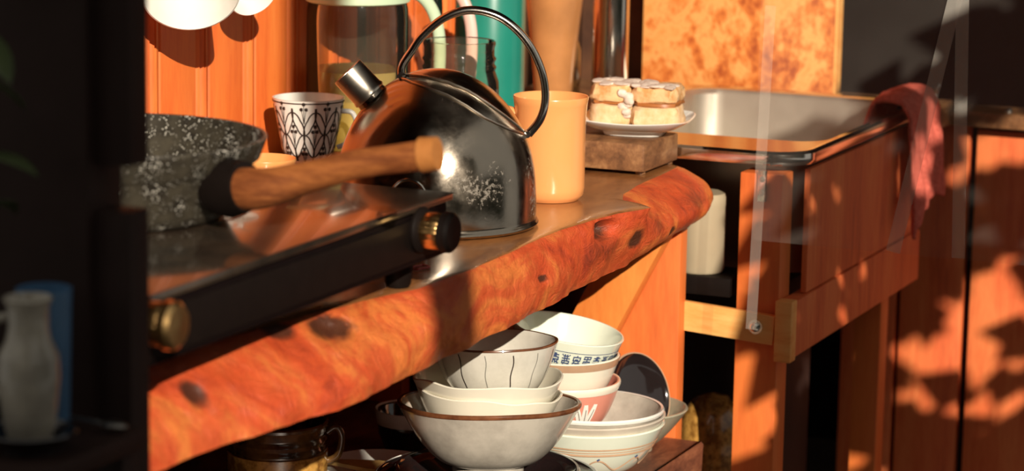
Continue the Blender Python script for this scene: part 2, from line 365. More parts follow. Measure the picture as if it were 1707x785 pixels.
# ================================================================== the slab counter
ctr = thing('counter', 'thick live edge slab worktop, orange red burl front and brown varnished top', 'worktop', (0, 0, .733))
UT = [-.45, -.30, -.085, .05, .194, .266, .379, .46, .551, .60, .67, .72, .755, .772, .785, .80, .84, .90, 1.0, 1.06, 1.085]
VT = [.06, .052, .040, .016, -.008, -.028, -.033, -.031, -.027, -.027, -.033, -.042, -.055, -.060, -.046, -.016, -.002, .006, .010, .014, .022]
UM = [-.45, -.1, .1, .25, .4, .6, .72, .80, .9, 1.0, 1.06, 1.10, 1.115]
VM = [.03, .002, -.036, -.050, -.044, -.040, -.042, -.046, -.042, -.036, -.030, -.018, .00]
UB = [-.45, -.067, .071, .208, .474, .692, .85, 1.0, 1.06, 1.115]
VB = [.0, -.020, -.048, -.050, -.040, -.034, -.022, -.004, .002, .012]
KN = [(.98, .775, .06, .018, .0), (1.07, .765, .03, .02, .0), (.83, .77, .03, .02, .0), (.128, .788, .030, .011, .012), (-.075, .772, .014, .012, .005), (.690, .785, .024, .011, .022), (.685, .765, .07, .022, .0), (.765, .765, .02, .012, .003), (.52, .765, .012, .005, .003), (.88, .755, .012, .006, .003), (.07, .795, .02, .008, .002)]
us = [-.306+.004*i for i in range(int(1.400/.004)+1)]
TH = .067; rows = 28; V = []; K = []; F = []; MI = []
for u in us:
    uu = min(u, 1.10)
    vt, vm, vb = interp(uu, UT, VT), interp(uu, UM, VM), interp(uu, UB, VB)
    endz = max(0, (u-1.045)/.05)
    line = [(.459, TH), (.25, TH), (.12, TH), (.06, TH), (vt+.02, TH), (vt+.006, TH-.0002), (vt+.0012, TH-.0012)]
    nf = rows-len(line)-3
    for j in range(nf):
        t = (j+1)/nf; z = TH*(1-t)
        # quadratic through top, mid, bottom
        vv = vt*(1-t)*(1-2*t)+vm*4*t*(1-t)+vb*t*(2*t-1)
        line.append((vv, z))
    line += [(vb+.03, 0), (.2, 0), (.459, 0)]
    for j, (vv, z) in enumerate(line):
        kk = 0; du = 0
        if 6 <= j < rows-3:
            nz = noise.fractal(Vector((u*14, vv*14, (z)*22)), 1, 2, 4)
            vv += .0050*nz*(1 if j > 7 else .3)
            for (ku, kz, ra, rb, dep) in KN:
                d = math.hypot((u-ku)/ra, (z+.733-kz)/rb); w = max(0, 1-d*d*.6)
                if w > 0:
                    kk = max(kk, min(1, w*1.1) if dep > 0 else w*.62); vv += dep*w*w
        if endz > 0:
            du = -.03*endz*abs(z/TH-.45)*1.2
            vv += .03*endz*endz*(1 if vv < .1 else 0)
        V.append((u+du, vv, z)); K.append(kk)
for i in range(len(us)-1):
    for j in range(rows-1):
        F.append((i*rows+j, i*rows+j+1, (i+1)*rows+j+1, (i+1)*rows+j)); MI.append(1 if j < 6 else 0)
F.append(tuple(range(rows))); MI.append(0); F.append(tuple((len(us)-1)*rows+k for k in range(rows))[::-1]); MI.append(0)
mb = MB(); mb.v = V; mb.f = F; mb.mi = MI
me = bpy.data.meshes.new('slab'); me.from_pydata(V, [], F); me.materials.append(M['slab']); me.materials.append(M['slabtop'])
me.polygons.foreach_set('material_index', MI); me.polygons.foreach_set('use_smooth', [True]*len(F))
att = me.attributes.new('knot', 'FLOAT', 'POINT'); att.data.foreach_set('value', K)
try: me.set_sharp_from_angle(angle=math.radians(50))
except Exception: pass
so = bpy.data.objects.new('slab', me); COL.objects.link(so); so.parent = ctr
# rear ledge beside the sink
tag(MB().box(1.125, 1.735, .215, .455, .775, .80).build('side_counter', M['tray'], None, True, bevel=.003), 'narrow dark wooden ledge behind the steel sink', 'worktop')
# end panel, braces, lower shelf
ep = thing('end_panel', 'orange wooden end panel standing under the worktop end', 'panel', (1.035, 0, 0))
for k, (a, b) in enumerate([(.003, .118), (.360, .455)]):
    MB().box(0, .022, a, b, .0, .732).build('board', M['panel'], ep, True, bevel=.0015)
br = thing('diagonal_brace', 'light orange diagonal brace leaning against the end panel', 'brace', (1.012, 0, 0))
def slant(y0, y1, yb0, yb1, z1, z0, x0, x1):
    vs = []
    for x in (x0, x1): vs += [(x, y0, z1), (x, y1, z1), (x, yb1, z0), (x, yb0, z0)]
    return MB().add(vs, [(0, 1, 2, 3), (7, 6, 5, 4), (0, 4, 5, 1), (1, 5, 6, 2), (2, 6, 7, 3), (3, 7, 4, 0)])
slant(.004, .068, .132, .192, .7315, .482, -.014, .012).build('plank', M['brace'], br, True, bevel=.001)
br2 = thing('diagonal_brace', 'second orange diagonal brace further under the worktop, left of the maroon pot', 'brace', (1.012, 0, 0))
slant(.120, .190, .228, .30, .7315, .482, -.012, .012).build('plank', M['brace'], br2, True, bevel=.001)
sh = tag(MB().box(-.28, 1.034, -.03, .455, .430, .48).build('lower_shelf', M['shelf'], None, True, bevel=.004), 'thick reddish brown shelf board under the worktop', 'shelf')
rr = random.Random(3)
for vtx in sh.data.vertices:
    if vtx.co.x > 1: vtx.co.x += rr.uniform(-.008, .008); vtx.co.y += rr.uniform(-.003, .003)
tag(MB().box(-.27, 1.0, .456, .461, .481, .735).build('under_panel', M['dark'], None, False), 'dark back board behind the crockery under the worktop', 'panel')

# ================================================================== stove
st = thing('portable_stove', 'black glass topped portable stove with brass knobs on the worktop', 'stove', (0, 0, .80))
MB().box(-.279, .285, -.047, .30, .030, .078).build('body', M['black'], st, True, bevel=.003)
MB().box(-.2785, .289, -.051, .304, .0785, .0855).build('glass_top', M['hob'], st, True, bevel=.0015)
MB().box(-.25, .262, -.0495, -.0465, .036, .072).build('front_panel', M['blackm'], st, True, bevel=.001)
for (x, y) in ((.262, -.010), (.262, .27), (-.24, .09), (-.24, .27)):
    MB().lathe([(0, .0), (.010, .0), (.012, .004), (.015, .030), (0, .030)], 20, (x, y, 0)).build('foot', M['blackm'], st)
for x, z in ((-.246, .069), (.222, .062)):
    kn = MB().lathe([(0, 0), (.020, 0), (.0205, .003), (.018, .006), (.0150, .007)], 40).build('knob', M['blackm'], st, True, loc=(x, -.0495, z), rot=(PI/2, 0, 0))
    def knur(r, z_, a): return (r*(1+.02*math.cos(a*18)), z_)
    MB().lathe([(.0150, .007), (.0160, .009), (.0160, .022), (.0150, .0235)], 72, wob=knur).build('knob_ring', M['brass'], kn)
    MB().lathe([(.0152, .0235), (.0185, .025), (.0180, .031), (.015, .034), (0, .0345)], 40).build('knob_cap', M['brass'] if x < 0 else M['blackm'], kn)
for x, y, r in ((.08, .14, .085),):
    MB().lathe([(r, 0), (r+.001, .0004), (r+.003, .0004), (r+.004, 0)], 64, (x-.005, y, .0855)).build('burner_ring', M['dull'], st)

# ================================================================== frying pan
pan = thing('frying_pan', 'speckled dark non-stick frying pan with long wooden handle on the stove', 'pan', (.040, .150, .8862))
po = [(0, 0), (.088, 0), (.094, .002), (.100, .010), (.1150, .042), (.1160, .0435), (.1240, .050), (.1290, .0635), (.1305, .0665), (.1300, .0685), (.1275, .068), (.1225, .056), (.114, .046), (.096, .012), (.088, .006), (0, .005)]
MB().lathe(po, 96).build('pan_body', M['speckle'], pan)
hb = MB().tube([(-.02, -.110, .034), (-.025, -.128, .037), (-.03, -.145, .040)], [.021, .025, .021], 16, flat=.9).build('handle_bracket', M['blackm'], pan)
hp = smoothp([(-.031, -.138, .038), (-.033, -.165, .041), (-.030, -.200, .052), (-.028, -.245, .066), (-.026, -.285, .074), (-.024, -.312, .079)], 6)
hr = [interp(i/(len(hp)-1), [0, .12, .4, .7, .9, 1], [.0170, .0175, .0130, .0112, .0120, .0115]) for i in range(len(hp))]
MB().tube(hp, hr, 20, flat=.85).build('handle', M['handle'], pan)
MB().tube([hp[-1]+Vector((0, .0125, -.002)), hp[-1]+Vector((.0002, -.0015, .0003))], [.0142, .0134], 20, flat=.85).build('handle_end', M['handle_end'], pan)

# ================================================================== kettle
KT = (.572, .099, .8005)
ket = thing('kettle', 'dented polished steel whistling kettle with tall hoop handle', 'kettle', KT)
L_ = Vector((.40, -.917, 0)); D_ = Vector((.917, .40, 0)); Z_ = Vector((0, 0, 1))
kp = [(0, .001), (.098, .0), (.1025, .001), (.1042, .0035), (.1030, .006), (.1015, .0075), (.1018, .020), (.1015, .036), (.0995, .056), (.0950, .077), (.0870, .097), (.0760, .1145), (.0620, .1305), (.0450, .1435), (.0260, .1525), (.0110, .1560), (0, .1565)]
KR = [(r, z) for r, z in kp[5:]]
kps = []
for i in range(len(KR)-1):
    a, b, c, d = KR[max(i-1, 0)], KR[i], KR[i+1], KR[min(i+2, len(KR)-1)]
    for k in range(4):
        t = k/4; f = lambda q: .5*((2*b[q])+(c[q]-a[q])*t+(2*a[q]-5*b[q]+4*c[q]-d[q])*t*t+(3*b[q]-a[q]-3*c[q]+d[q])*t**3)
        kps.append((max(f(0), 0), f(1)))
kps.append(KR[-1])
def dent(r, z, a):
    k = noise.noise(Vector((math.cos(a)*1.6, math.sin(a)*1.6, z*16)))
    return (r*(1+.006*k), z)
MB().lathe(kp[:5]+kps, 96, wob=dent).build('kettle_body', M['steel'], ket, angle=50)
def domez(r): 
    for i in range(len(kps)-1):
        (r0, z0), (r1, z1) = kps[i], kps[i+1]
        if r1 <= r <= r0 and z0 > .03: return z0+(z1-z0)*((r0-r)/(r0-r1+1e-9))
    return kps[-1][1]
# handle: twin chrome rods in an arch
HL, HR = L_*-.036+Z_*.1510, L_*.0900+Z_*.0925
arch = [L_*a_+Z_*b_ for a_, b_ in ((-.036, .1500), (-.0352, .160), (-.0265, .174), (-.0153, .190), (.0075, .2090), (.0337, .2163), (.0620, .2095), (.0870, .1885), (.1030, .1600), (.1085, .132), (.1045, .1090), (.0925, .0920))]
ar = smoothp(arch, 8)
for sgn in (-1, 1):
    MB().tube([p+D_*.0036*sgn for p in ar], .0040, 12).build('handle_rod', M['chrome'], ket)
# handle_strap: long wire loop following the dome
def on_dome(x, zt):                       # point on the dome that is seen at height zt from the front
    y = 0.0
    while y > -.095:
        r = math.hypot(x, y)
        if r > .0985: break
        if domez(r)+.16*y <= zt: break
        y -= .0005
    return L_*x+D_*y+Z_*(domez(min(math.hypot(x, y), .0985))+.0010)
lp = []
for t in range(31):
    x = -.0355+.125*t/30; lp.append(on_dome(x, interp(x, [-.0355, -.012, .0116, .032, .049, .070, .0895], [.1495, .1475, .1415, .1330, .1225, .1080, .0925])))
for t in range(31):
    x = .0895-.125*t/30; lp.append(on_dome(x, interp(x, [-.0355, -.025, .0116, .032, .049, .070, .0895], [.1455, .1410, .1280, .1165, .1060, .0965, .0900])))
MB().tube(lp, .0012, 8, closed=True).build('handle_strap', M['satin'], ket)
MB().tube([HL+D_*-.009-Z_*.001, HL+D_*.009-Z_*.001], .004, 10).build('handle_pivot', M['chrome'], ket)
MB().tube([HR+D_*-.008+L_*.001, HR+D_*.008+L_*.001], .0035, 10).build('handle_pivot', M['chrome'], ket)
# spout with cap
ax = (L_*-.70+Z_*.72).normalized(); s0 = L_*-.057+Z_*.1175
def frame(axis, origin):
    x = axis.cross(Vector((.3, .8, .1))).normalized(); y = axis.cross(x)
    return Matrix(((x.x, y.x, axis.x, origin.x), (x.y, y.y, axis.y, origin.y), (x.z, y.z, axis.z, origin.z), (0, 0, 0, 1)))
spm = frame(ax, s0)
sp = MB().lathe([(.020, -.012), (.0185, .004), (.0175, .010), (.0165, .020)], 40, mat4=spm).build('spout', M['steel'], ket)
MB().lathe([(.0165, .015), (.0182, .0155), (.0186, .018), (.0176, .020), (.0176, .046), (.0172, .0485), (.0162, .0475), (.0162, .040), (0, .039)], 40, mat4=spm).build('spout_cap', M['satin'], ket)
# small wire ring lying by the kettle and a rubber band
wr_ = [Vector((.395+.017*math.cos(PI*i/12)*.4, .045-.017*math.cos(PI*i/12)*.917, .855+.019*math.sin(PI*i/12))) for i in range(13)]
wl_ = [Vector((wr_[0].x, wr_[0].y, .8015))]+wr_+[Vector((wr_[-1].x, wr_[-1].y, .8015))]
tag(MB().tube([(p-wl_[0]) for p in wl_], .0013, 8).build('wire_loop', M['chrome'], None, loc=wl_[0]), 'thin steel wire loop standing between stove and kettle', 'wire')
tag(MB().tube([(.011*math.cos(a), .006*math.sin(a)+.002*math.cos(3*a), .0) for a in [2*PI*i/20 for i in range(20)]], .0010, 8, closed=True).build('rubber_band', M['wire'], None, loc=(.345, .008, .8018)), 'small red rubber band lying on the worktop below the right stove knob', 'rubber band')

# ================================================================== mug
mg = thing('mug', 'tall plain pale orange mug to the right of the kettle', 'mug', (.762, .055, .8005))
pr = [(0, .003), (.026, .003), (.028, 0), (.031, 0), (.033, .002), (.0368, .006), (.0378, .014), (.0378, .060), (.0380, .090), (.0392, .103), (.0404, .110), (.0398, .1112), (.0388, .1105), (.0370, .102), (.0355, .09), (.0352, .02), (.030, .009), (0, .008)]
MB().lathe(pr, 72).build('mug_body', M['mug'], mg)
hd = smoothp([L_*-.0375+Z_*.092, L_*-.050+Z_*.094, L_*-.060+Z_*.080, L_*-.060+Z_*.055, L_*-.052+Z_*.035, L_*-.0375+Z_*.028], 6)
MB().tube(hd, .0052, 12, flat=1.4).build('mug_handle', M['mug'], mg)

# ================================================================== patterned cup and dish
pc = thing('patterned_cup', 'white cup painted with dark lattice and flower sprigs behind the kettle spout', 'cup', (.842, .388, .8005))
cr = lambda z: interp(z, [0, .004, .02, .05, .077], [.020, .0235, .0305, .0362, .0412])
MB().lathe([(0, .004), (.019, .004), (.0205, 0), (.023, .0005), (cr(.006), .006), (cr(.02), .02), (cr(.05), .05), (.0412, .0755), (.0414, .0775), (.0395, .0775), (.034, .045), (.027, .015), (0, .008)], 64).build('cup_body', M['white'], pc)
pm = MB(); surf = lambda th, z: ((cr(z)+.0005)*math.cos(th), (cr(z)+.0005)*math.sin(th), z)
nr = 9
for k in range(nr):
    for row in (0, 1, 2):
        th0 = 2*PI*(k+.5*(row % 2))/nr; zc = .012+row*.026
        pts = []
        for i in range(33):
            a = 2*PI*i/32; rad = 1+.10*abs(math.cos(2*a))
            z = zc+.0245*rad*math.sin(a)*.98
            pts.append((th0+.335*rad*math.cos(a), z))
        seg = []
        for p in pts:
            if .003 < p[1] < .0735: seg.append(p)
            else:
                if len(seg) > 1: ribbon(pm, seg, .0016, surf)
                seg = []
        if len(seg) > 1: ribbon(pm, seg, .0016, surf)
        if zc < .07:
            for dx, dz in ((-.07, .004), (0, .010), (.07, .004)):
                ribbon(pm, [(th0, zc-.013), (th0+dx*.5, zc-.004), (th0+dx, zc+dz)], .0007, surf)
                c0 = (th0+dx, zc+dz); q = []
                for i in range(9): q.append((c0[0]+.026*math.cos(2*PI*i/8), c0[1]+.001*math.sin(2*PI*i/8)))
                ribbon(pm, q, .0024, surf)
ribbon(pm, [(2*PI*i/64, .0745) for i in range(65)], .0014, surf)
pm.build('painted_pattern', M['darkline'], pc, False)
MB().tube(smoothp([L_*.038+Z_*.062, L_*.050+Z_*.060, L_*.055+Z_*.045, L_*.048+Z_*.028, L_*.033+Z_*.020], 6), .003, 10).build('cup_handle', M['white'], pc)
od = thing('small_dish', 'small shallow orange dish tucked behind the pan handle', 'bowl', (.690, .362, .8005))
MB().lathe([(0, .002), (.014, .002), (.016, 0), (.019, 0), (.030, .012), (.0350, .028), (.0345, .0300), (.0335, .0285), (.028, .014), (.017, .005), (0, .004)], 56).build('dish_body', M['dish'], od)

# ================================================================== pitchers, canister, jar
def pitcher(name, label, loc, r, h, cm, hm, hdir, oil=0):
    t = thing(name, label, 'pitcher', loc)
    MB().lathe([(0, 0), (r*.9, 0), (r*.98, .003), (r, .010), (r, h-.02), (r*.985, h-.006), (r*.96, h), (r*.93, h), (r*.955, h-.012), (r*.965, h-.02), (r*.965, .012), (r*.9, .006), (0, .006)], 64).build('glass_body', M['glass'], t)
    if oil: MB().lathe([(0, .0065), (r*.88, .0065), (r*.96, .013), (r*.963, oil-.001), (r*.95, oil), (0, oil)], 64).build('liquid', M['oil'], t)
    MB().lathe([(r*.97, h+.0005), (r*1.02, h+.002), (r*1.03, h+.014), (r*.98, h+.020), (0, h+.022)], 56).build('lid', cm, t)
    q = hdir
    hp = smoothp([q*(r*.95)+Z_*(h+.012), q*(r+.018)+Z_*(h+.006), q*(r+.034)+Z_*(h-.014), q*(r+.042)+Z_*(h-.045), q*(r+.042)+Z_*(h-.085), q*(r+.036)+Z_*(h-.11), q*(r+.004)+Z_*(h-.118)], 6)
    MB().tube(hp, .0075, 12, flat=.8).build('handle', hm, t)
    return t
pitcher('glass_pitcher', 'glass pitcher with mint lid and handle holding pale yellow oil', (.960, .386, .8005), .0600, .176, M['mint'], M['mint'], (L_*.93+D_*.36).normalized(), .098)
pitcher('glass_pitcher', 'glass pitcher with pale pink handle between mint pitcher and teal canister', (1.085, .392, .8005), .052, .180, M['rose'], M['rose'], (L_*.93+D_*-.36).normalized())
tc = thing('teal_canister', 'tall teal enamel canister behind the mason jar', 'canister', (1.170, .310, .8005))
MB().lathe([(0, 0), (.040, 0), (.0435, .004), (.0435, .17), (.042, .174), (.040, .174), (.040, .01), (0, .006)], 64).build('canister_body', M['teal'], tc)
MB().lathe([(.041, .1755), (.0445, .1765), (.0445, .188), (.040, .192), (0, .194)], 64).build('lid', M['teal'], tc)
mj = thing('mason_jar', 'empty clear glass screw-top jar directly behind the kettle', 'jar', (.990, .268, .8005))
jp = [(0, 0), (.040, 0), (.0455, .004), (.047, .012), (.047, .080), (.0465, .088), (.0430, .098), (.0420, .101), (.0435, .1035), (.0435, .1055), (.0415, .108), (.0415, .111), (.0432, .1135), (.0432, .1155), (.0412, .118), (.0412, .128), (.0425, .131), (.0425, .134), (.0410, .1355), (.0385, .1345), (.0385, .103), (.0425, .088), (.0435, .080), (.0435, .014), (.040, .008), (0, .007)]
MB().lathe(jp, 64).build('jar_glass', M['glass'], mj)
# terracotta tumbler, steel flask, scourer
tv = thing('tall_tumbler', 'tall brownish orange tapered tumbler on the ledge left of the steel flask', 'tumbler', (1.315, .285, .8005))
MB().lathe([(0, 0), (.020, 0), (.0225, .003), (.026, .06), (.037, .165), (.0405, .205), (.0395, .207), (.0375, .205), (.033, .150), (.022, .02), (0, .01)], 56).build('tumbler_body', M['amber'], tv)
fl = thing('steel_flask', 'tall shiny steel flask behind the iced toast', 'flask', (1.405, .243, .8005))
MB().lathe([(0, 0), (.0225, 0), (.0235, .003), (.0235, .24), (.021, .25), (.015, .256), (0, .258)], 56).build('flask_body', M['chrome'], fl)
MB().lathe([(.0238, .228), (.0246, .230), (.0246, .262), (.022, .266), (0, .267)], 56).build('flask_cap', M['dull'], fl)
for i, (x, y, r0) in enumerate(((1.36, .36, .020),)):
    b_ = thing('bottle', 'slim dark brown bottle between tumbler and steel flask', 'bottle', (1.42, .31, .8005))
    MB().lathe([(0, 0), (.016, 0), (.018, .004), (.018, .08), (.012, .10), (.008, .11), (.008, .14), (0, .14)], 32).build('bottle_body', M['straw'], b_)
    MB().lathe([(.009, .1385), (.010, .141), (.010, .155), (0, .156)], 24).build('cap', M['dull'], b_)
sc_ = MB(); rs = random.Random(5)
for i in range(110):
    a = rs.uniform(0, 2*PI); rd = .040*math.sqrt(rs.random()); z = .006+(.042)*(1-(rd/.046)**2)*rs.uniform(.5, 1.0)
    c = Vector((rd*math.cos(a)*1.15, rd*math.sin(a), z)); q = Vector((rs.uniform(-1, 1), rs.uniform(-1, 1), rs.uniform(-1, 1))).normalized()
    e1 = q.orthogonal().normalized(); e2 = q.cross(e1); rr_ = rs.uniform(.004, .008)
    sc_.tube([c+e1*rr_*math.cos(2*PI*k/9)+e2*rr_*math.sin(2*PI*k/9) for k in range(9)], .0011, 4, closed=True)
tag(sc_.build('scourer', M['dull'], None, loc=(1.175, .214, .8045)), 'curly dark steel wool scourer behind the orange mug', 'scourer')

# ================================================================== tray, plate, toast
tr = thing('serving_board', 'dark wooden board under the white plate at the end of the worktop', 'board', (1.013, .068, .8005))
MB().box(-.060, .050, -.048, .10, .004, .036).build('board_top', M['tray'], tr, True, bevel=.003)
for x, y in ((-.045, -.038), (.042, -.038), (-.045, .085), (.042, .085)):
    MB().lathe([(0, 0), (.006, 0), (.006, .0045), (0, .0045)], 12, (x, y, 0)).build('foot', M['tray'], tr)
pl = thing('square_plate', 'small square white plate with upturned rim holding the iced toast', 'plate', (1.033, .062, .8372))
def sqloop(mb, prof, n=48, p=5.0, mi=0, lift=0):
    vs = []
    for r, z in prof:
        for i in range(n):
            a = 2*PI*i/n; c_, s_ = math.cos(a), math.sin(a)
            k = (abs(c_)**p+abs(s_)**p)**(-1/p); cr_ = (k-1)/.42
            vs.append((r*k*c_, r*k*s_, z+lift*max(0, cr_)*(r/.06)**3))
    m_ = len(prof); fs = [(j*n+i, j*n+(i+1) % n, (j+1)*n+(i+1) % n, (j+1)*n+i) for j in range(m_-1) for i in range(n)]
    mb.add(vs, fs, mi); return mb
sqloop(MB(), [(0.0001, .003), (.030, .003), (.032, 0), (.034, 0), (.036, .004), (.050, .0085), (.063, .0155), (.0645, .0170), (.0630, .0180), (.050, .0115), (.036, .0075), (0.0001, .0065)], 64, lift=.004).build('plate_body', M['white'], pl, rot=(0, 0, .10))
pl.rotation_euler = (0, 0, .08)
def blob(mb, c, s, amp, seed, nu=20, nv=14, p=4):
    vs = []
    for j in range(nv+1):
        ph = -PI/2+PI*j/nv
        for i in range(nu):
            th = 2*PI*i/nu
            x, y, z = math.cos(ph)*math.cos(th), math.cos(ph)*math.sin(th), math.sin(ph)
            k = (abs(x)**p+abs(y)**p+abs(z)**p)**(-1/p); q = Vector((x*k*s[0], y*k*s[1], z*k*s[2]))
            q *= 1+amp*noise.noise(q*90+Vector((seed, 0, 0)))
            vs.append(q+Vector(c))
    mb.add(vs, [(j*nu+i, j*nu+(i+1) % nu, (j+1)*nu+(i+1) % nu, (j+1)*nu+i) for j in range(nv) for i in range(nu)])
for k, (cx, cy, lab, sx, sy) in enumerate(((.002, .026, 'left piece of thick iced toast on the white plate', .032, .026), (.004, -.026, 'right larger piece of thick iced toast on the white plate', .033, .0275))):
    w = (1.033+cx, .060+cy)
    t = thing('toast_piece', lab, 'toast', (w[0], w[1]+.002, .8447), (0, 0, .08+.05*k), 'iced toast pieces')
    m1 = MB(); blob(m1, (0, 0, .0145), (sx, sy, .0138), .12, k*3, p=6); m1.build('lower_slice', M['crumb'], t)
    m1 = MB(); blob(m1, (0, 0, .0290), (sx*.93, sy*.93, .0030), .12, k*3+7, p=6); m1.build('filling', M['jam'], t)
    m1 = MB(); blob(m1, (0, 0, .0395), (sx*.96, sy*.96, .0105), .14, k*3+1, p=6); m1.build('upper_slice', M['toast'], t)
    m1 = MB(); rq = random.Random(k+4)
    for q in range(20):
        blob(m1, (rq.uniform(-.024, .022), rq.uniform(-.021, .021), .0500+rq.uniform(-.001, .0008)), (rq.uniform(.006, .011), rq.uniform(.006, .011), rq.uniform(.0014, .0026)), .5, q, 10, 7, 2.4)
    if k == 0:
        for q in range(7): blob(m1, (-.027+rq.uniform(-.002, .001), -.020+rq.uniform(-.006, .004), .016+q*.0042), (.005, .006, .0045), .5, q, 10, 7, 2.4)
    m1.build('icing', M['icing'], t)

# ================================================================== sink and its frame
sk = thing('sink', 'stainless steel sink tub hanging in a rough orange timber frame', 'sink', (1.345, .040, .66))
def rrect(hx, hy, r, n=7):
    out = []
    for cx, cy, a0 in ((hx-r, hy-r, 0), (-hx+r, hy-r, PI/2), (-hx+r, -hy+r, PI), (hx-r, -hy+r, 1.5*PI)):
        for k in range(n+1):
            a = a0+PI/2*k/n; out.append((cx+r*math.cos(a), cy+r*math.sin(a)))
    return out
def loft(loops):
    vs = []; fs = []; n = len(loops[0][0])
    for lp_, z in loops: vs += [(x, y, z) for x, y in lp_]
    for j in range(len(loops)-1):
        for i in range(n): fs.append((j*n+i, j*n+(i+1) % n, (j+1)*n+(i+1) % n, (j+1)*n+i))
    return vs, fs, n
HX, HY = .275, .170
def sh_(lp, dx): return [(x+dx, y) for x, y in lp]
HI = HX-.045; DX = .045
inner = [(sh_(rrect(HI-.016, HY-.016, .040), DX), .158), (sh_(rrect(HI-.021, HY-.021, .038), DX), .152), (sh_(rrect(HI-.026, HY-.026, .036), DX), .02), (sh_(rrect(HI-.035, HY-.035, .03), DX), .008), (sh_(rrect(HI-.08, HY-.08, .02), DX), .004), (sh_(rrect(.03, .03, .029), DX), .002)]
vs, fs, n = loft(inner); m1 = MB().add(vs, fs); m1.add([(x+DX, y, .002) for x, y in rrect(.03, .03, .029)], [tuple(range(n))])
m1.build('basin', M['sinksteel'], sk)
rim = [(sh_(rrect(HI-.016, HY-.016, .040), DX), .158), (sh_(rrect(HI-.013, HY-.013, .042), DX), .1600), (rrect(HX-.010, HY-.010, .044), .1595), (rrect(HX-.004, HY-.004, .046), .1610), (rrect(HX, HY, .048), .158), (rrect(HX+.001, HY+.001, .049), .150), (rrect(HX-.001, HY-.001, .049), .145), (rrect(HX-.006, HY-.006, .046), .145)]
vs, fs, n = loft(rim); MB().add(vs, fs).build('rim', M['chrome'], sk)
outer = [(sh_(rrect(HI-.012, HY-.014, .040), DX), .150), (sh_(rrect(HI-.020, HY-.022, .038), DX), .0), (sh_(rrect(HI-.05, HY-.05, .03), DX), -.004), (sh_(rrect(.03, .03, .029), DX), -.006)]
vs, fs, n = loft(outer); m1 = MB().add(vs, fs); m1.add([(x+DX, y, -.006) for x, y in rrect(.03, .03, .029)], [tuple(range(n))])
m1.build('outer_tub', M['dull'], sk)
MB().lathe([(0, 0), (.016, 0), (.016, .04), (0, .04)], 20, (.045, 0, -.045)).build('drain_pipe', M['blackm'], sk)

fr = thing('sink_stand', 'rough orange timber stand carrying the steel sink, with posts and rails', 'stand', (0, 0, 0))
MB().box(1.066, 1.106, -.1075, -.0560, 0, .796).build('post', M['panel'], fr, True, bevel=.002)
MB().box(1.066, 1.106, .300, .345, 0, .79).build('post', M['panel'], fr, True, bevel=.002)
MB().box(1.500, 1.535, -.1075, -.0715, 0, .63).build('post', M['panel'], fr, True, bevel=.002)
MB().box(1.500, 1.535, .165, .200, 0, .63).build('post', M['panel'], fr, True, bevel=.002)
o = MB().box(-.009, .0, -.105, .105, -.0175, .0175).build('crossbar', M['pine'], fr, True, bevel=.0015, loc=(1.0625, -.002, .622), rot=(.060, 0, 0))
MB().lathe([(0, .005), (.003, .005), (.0055, .003), (.006, 0), (.0085, 0), (.0085, -.0012), (0, -.0012)], 16).build('bolt', M['chrome'], o, True, loc=(-.0105, -.083, .0015), rot=(0, -PI/2, 0))
MB().box(1.072, 1.60, -.128, -.1085, .583, .650).build('rail', M['plank'], fr, True, bevel=.002)
MB().box(1.112, 1.60, -.126, -.1190, .652, .798).build('apron', M['plank'], fr, True, bevel=.001)
MB().box(1.074, 1.142, -.045, .10, .645, .667).build('bracket_shelf', M['blackm'], fr, True, bevel=.001)
MB().box(1.050, 1.0712, -.129, -.1085, .580, .652).build('rail_end', M['pine'], fr, True, bevel=.002)
o = MB().box(-.0015, .0015, -.0055, .0055, -.018, .018).build('bracket', M['chrome'], fr, True, bevel=.0008, loc=(1.0635, -.084, .782))
for dz in (.008, -.008):
    MB().lathe([(0, .002), (.003, .0015), (.0035, 0)], 12).build('screw', M['dull'], o, True, loc=(-.002, 0, dz), rot=(0, -PI/2, 0))
# knotted board upright behind the sink
bb = thing('upright_board', 'blotchy knotted orange board standing upright behind the sink', 'board', (1.66, .15, .805))
MB().box(-.012, .012, -.134, .142, .006, .46).build('board_face', M['blotchy'], bb, True, bevel=.003)
MB().box(-.010, .012, -.1385, -.1345, .006, .46).build('edge_strip', M['pine'], bb, True)
MB().box(1.625, 1.735, -.13, .214, .775, .808).build('back_ledge', M['tray'], None, True, bevel=.003)
tag(bpy.data.objects['back_ledge'], 'dark wooden ledge along the far side of the sink', 'ledge')
# under the sink: dark crate under cloth, cream canister
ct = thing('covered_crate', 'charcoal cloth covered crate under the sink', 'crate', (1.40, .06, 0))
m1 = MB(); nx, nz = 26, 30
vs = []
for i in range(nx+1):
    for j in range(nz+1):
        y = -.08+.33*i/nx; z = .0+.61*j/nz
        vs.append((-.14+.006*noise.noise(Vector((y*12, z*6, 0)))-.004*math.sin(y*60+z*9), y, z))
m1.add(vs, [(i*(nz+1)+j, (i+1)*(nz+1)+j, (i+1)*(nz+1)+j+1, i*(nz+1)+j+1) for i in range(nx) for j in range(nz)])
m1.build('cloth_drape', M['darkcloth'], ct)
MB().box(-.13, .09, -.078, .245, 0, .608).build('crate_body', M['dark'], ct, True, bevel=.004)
cc = thing('cream_tub', 'cream plastic tub on a black bracket under the near end of the sink', 'tub', (1.107, .004, .6675))
cc.parent = None
MB().lathe([(0, 0), (.0265, 0), (.0285, .003), (.0285, .078), (.0290, .080), (.0290, .090), (.027, .094), (0, .095)], 40).build('tub_body', M['cream'], cc)
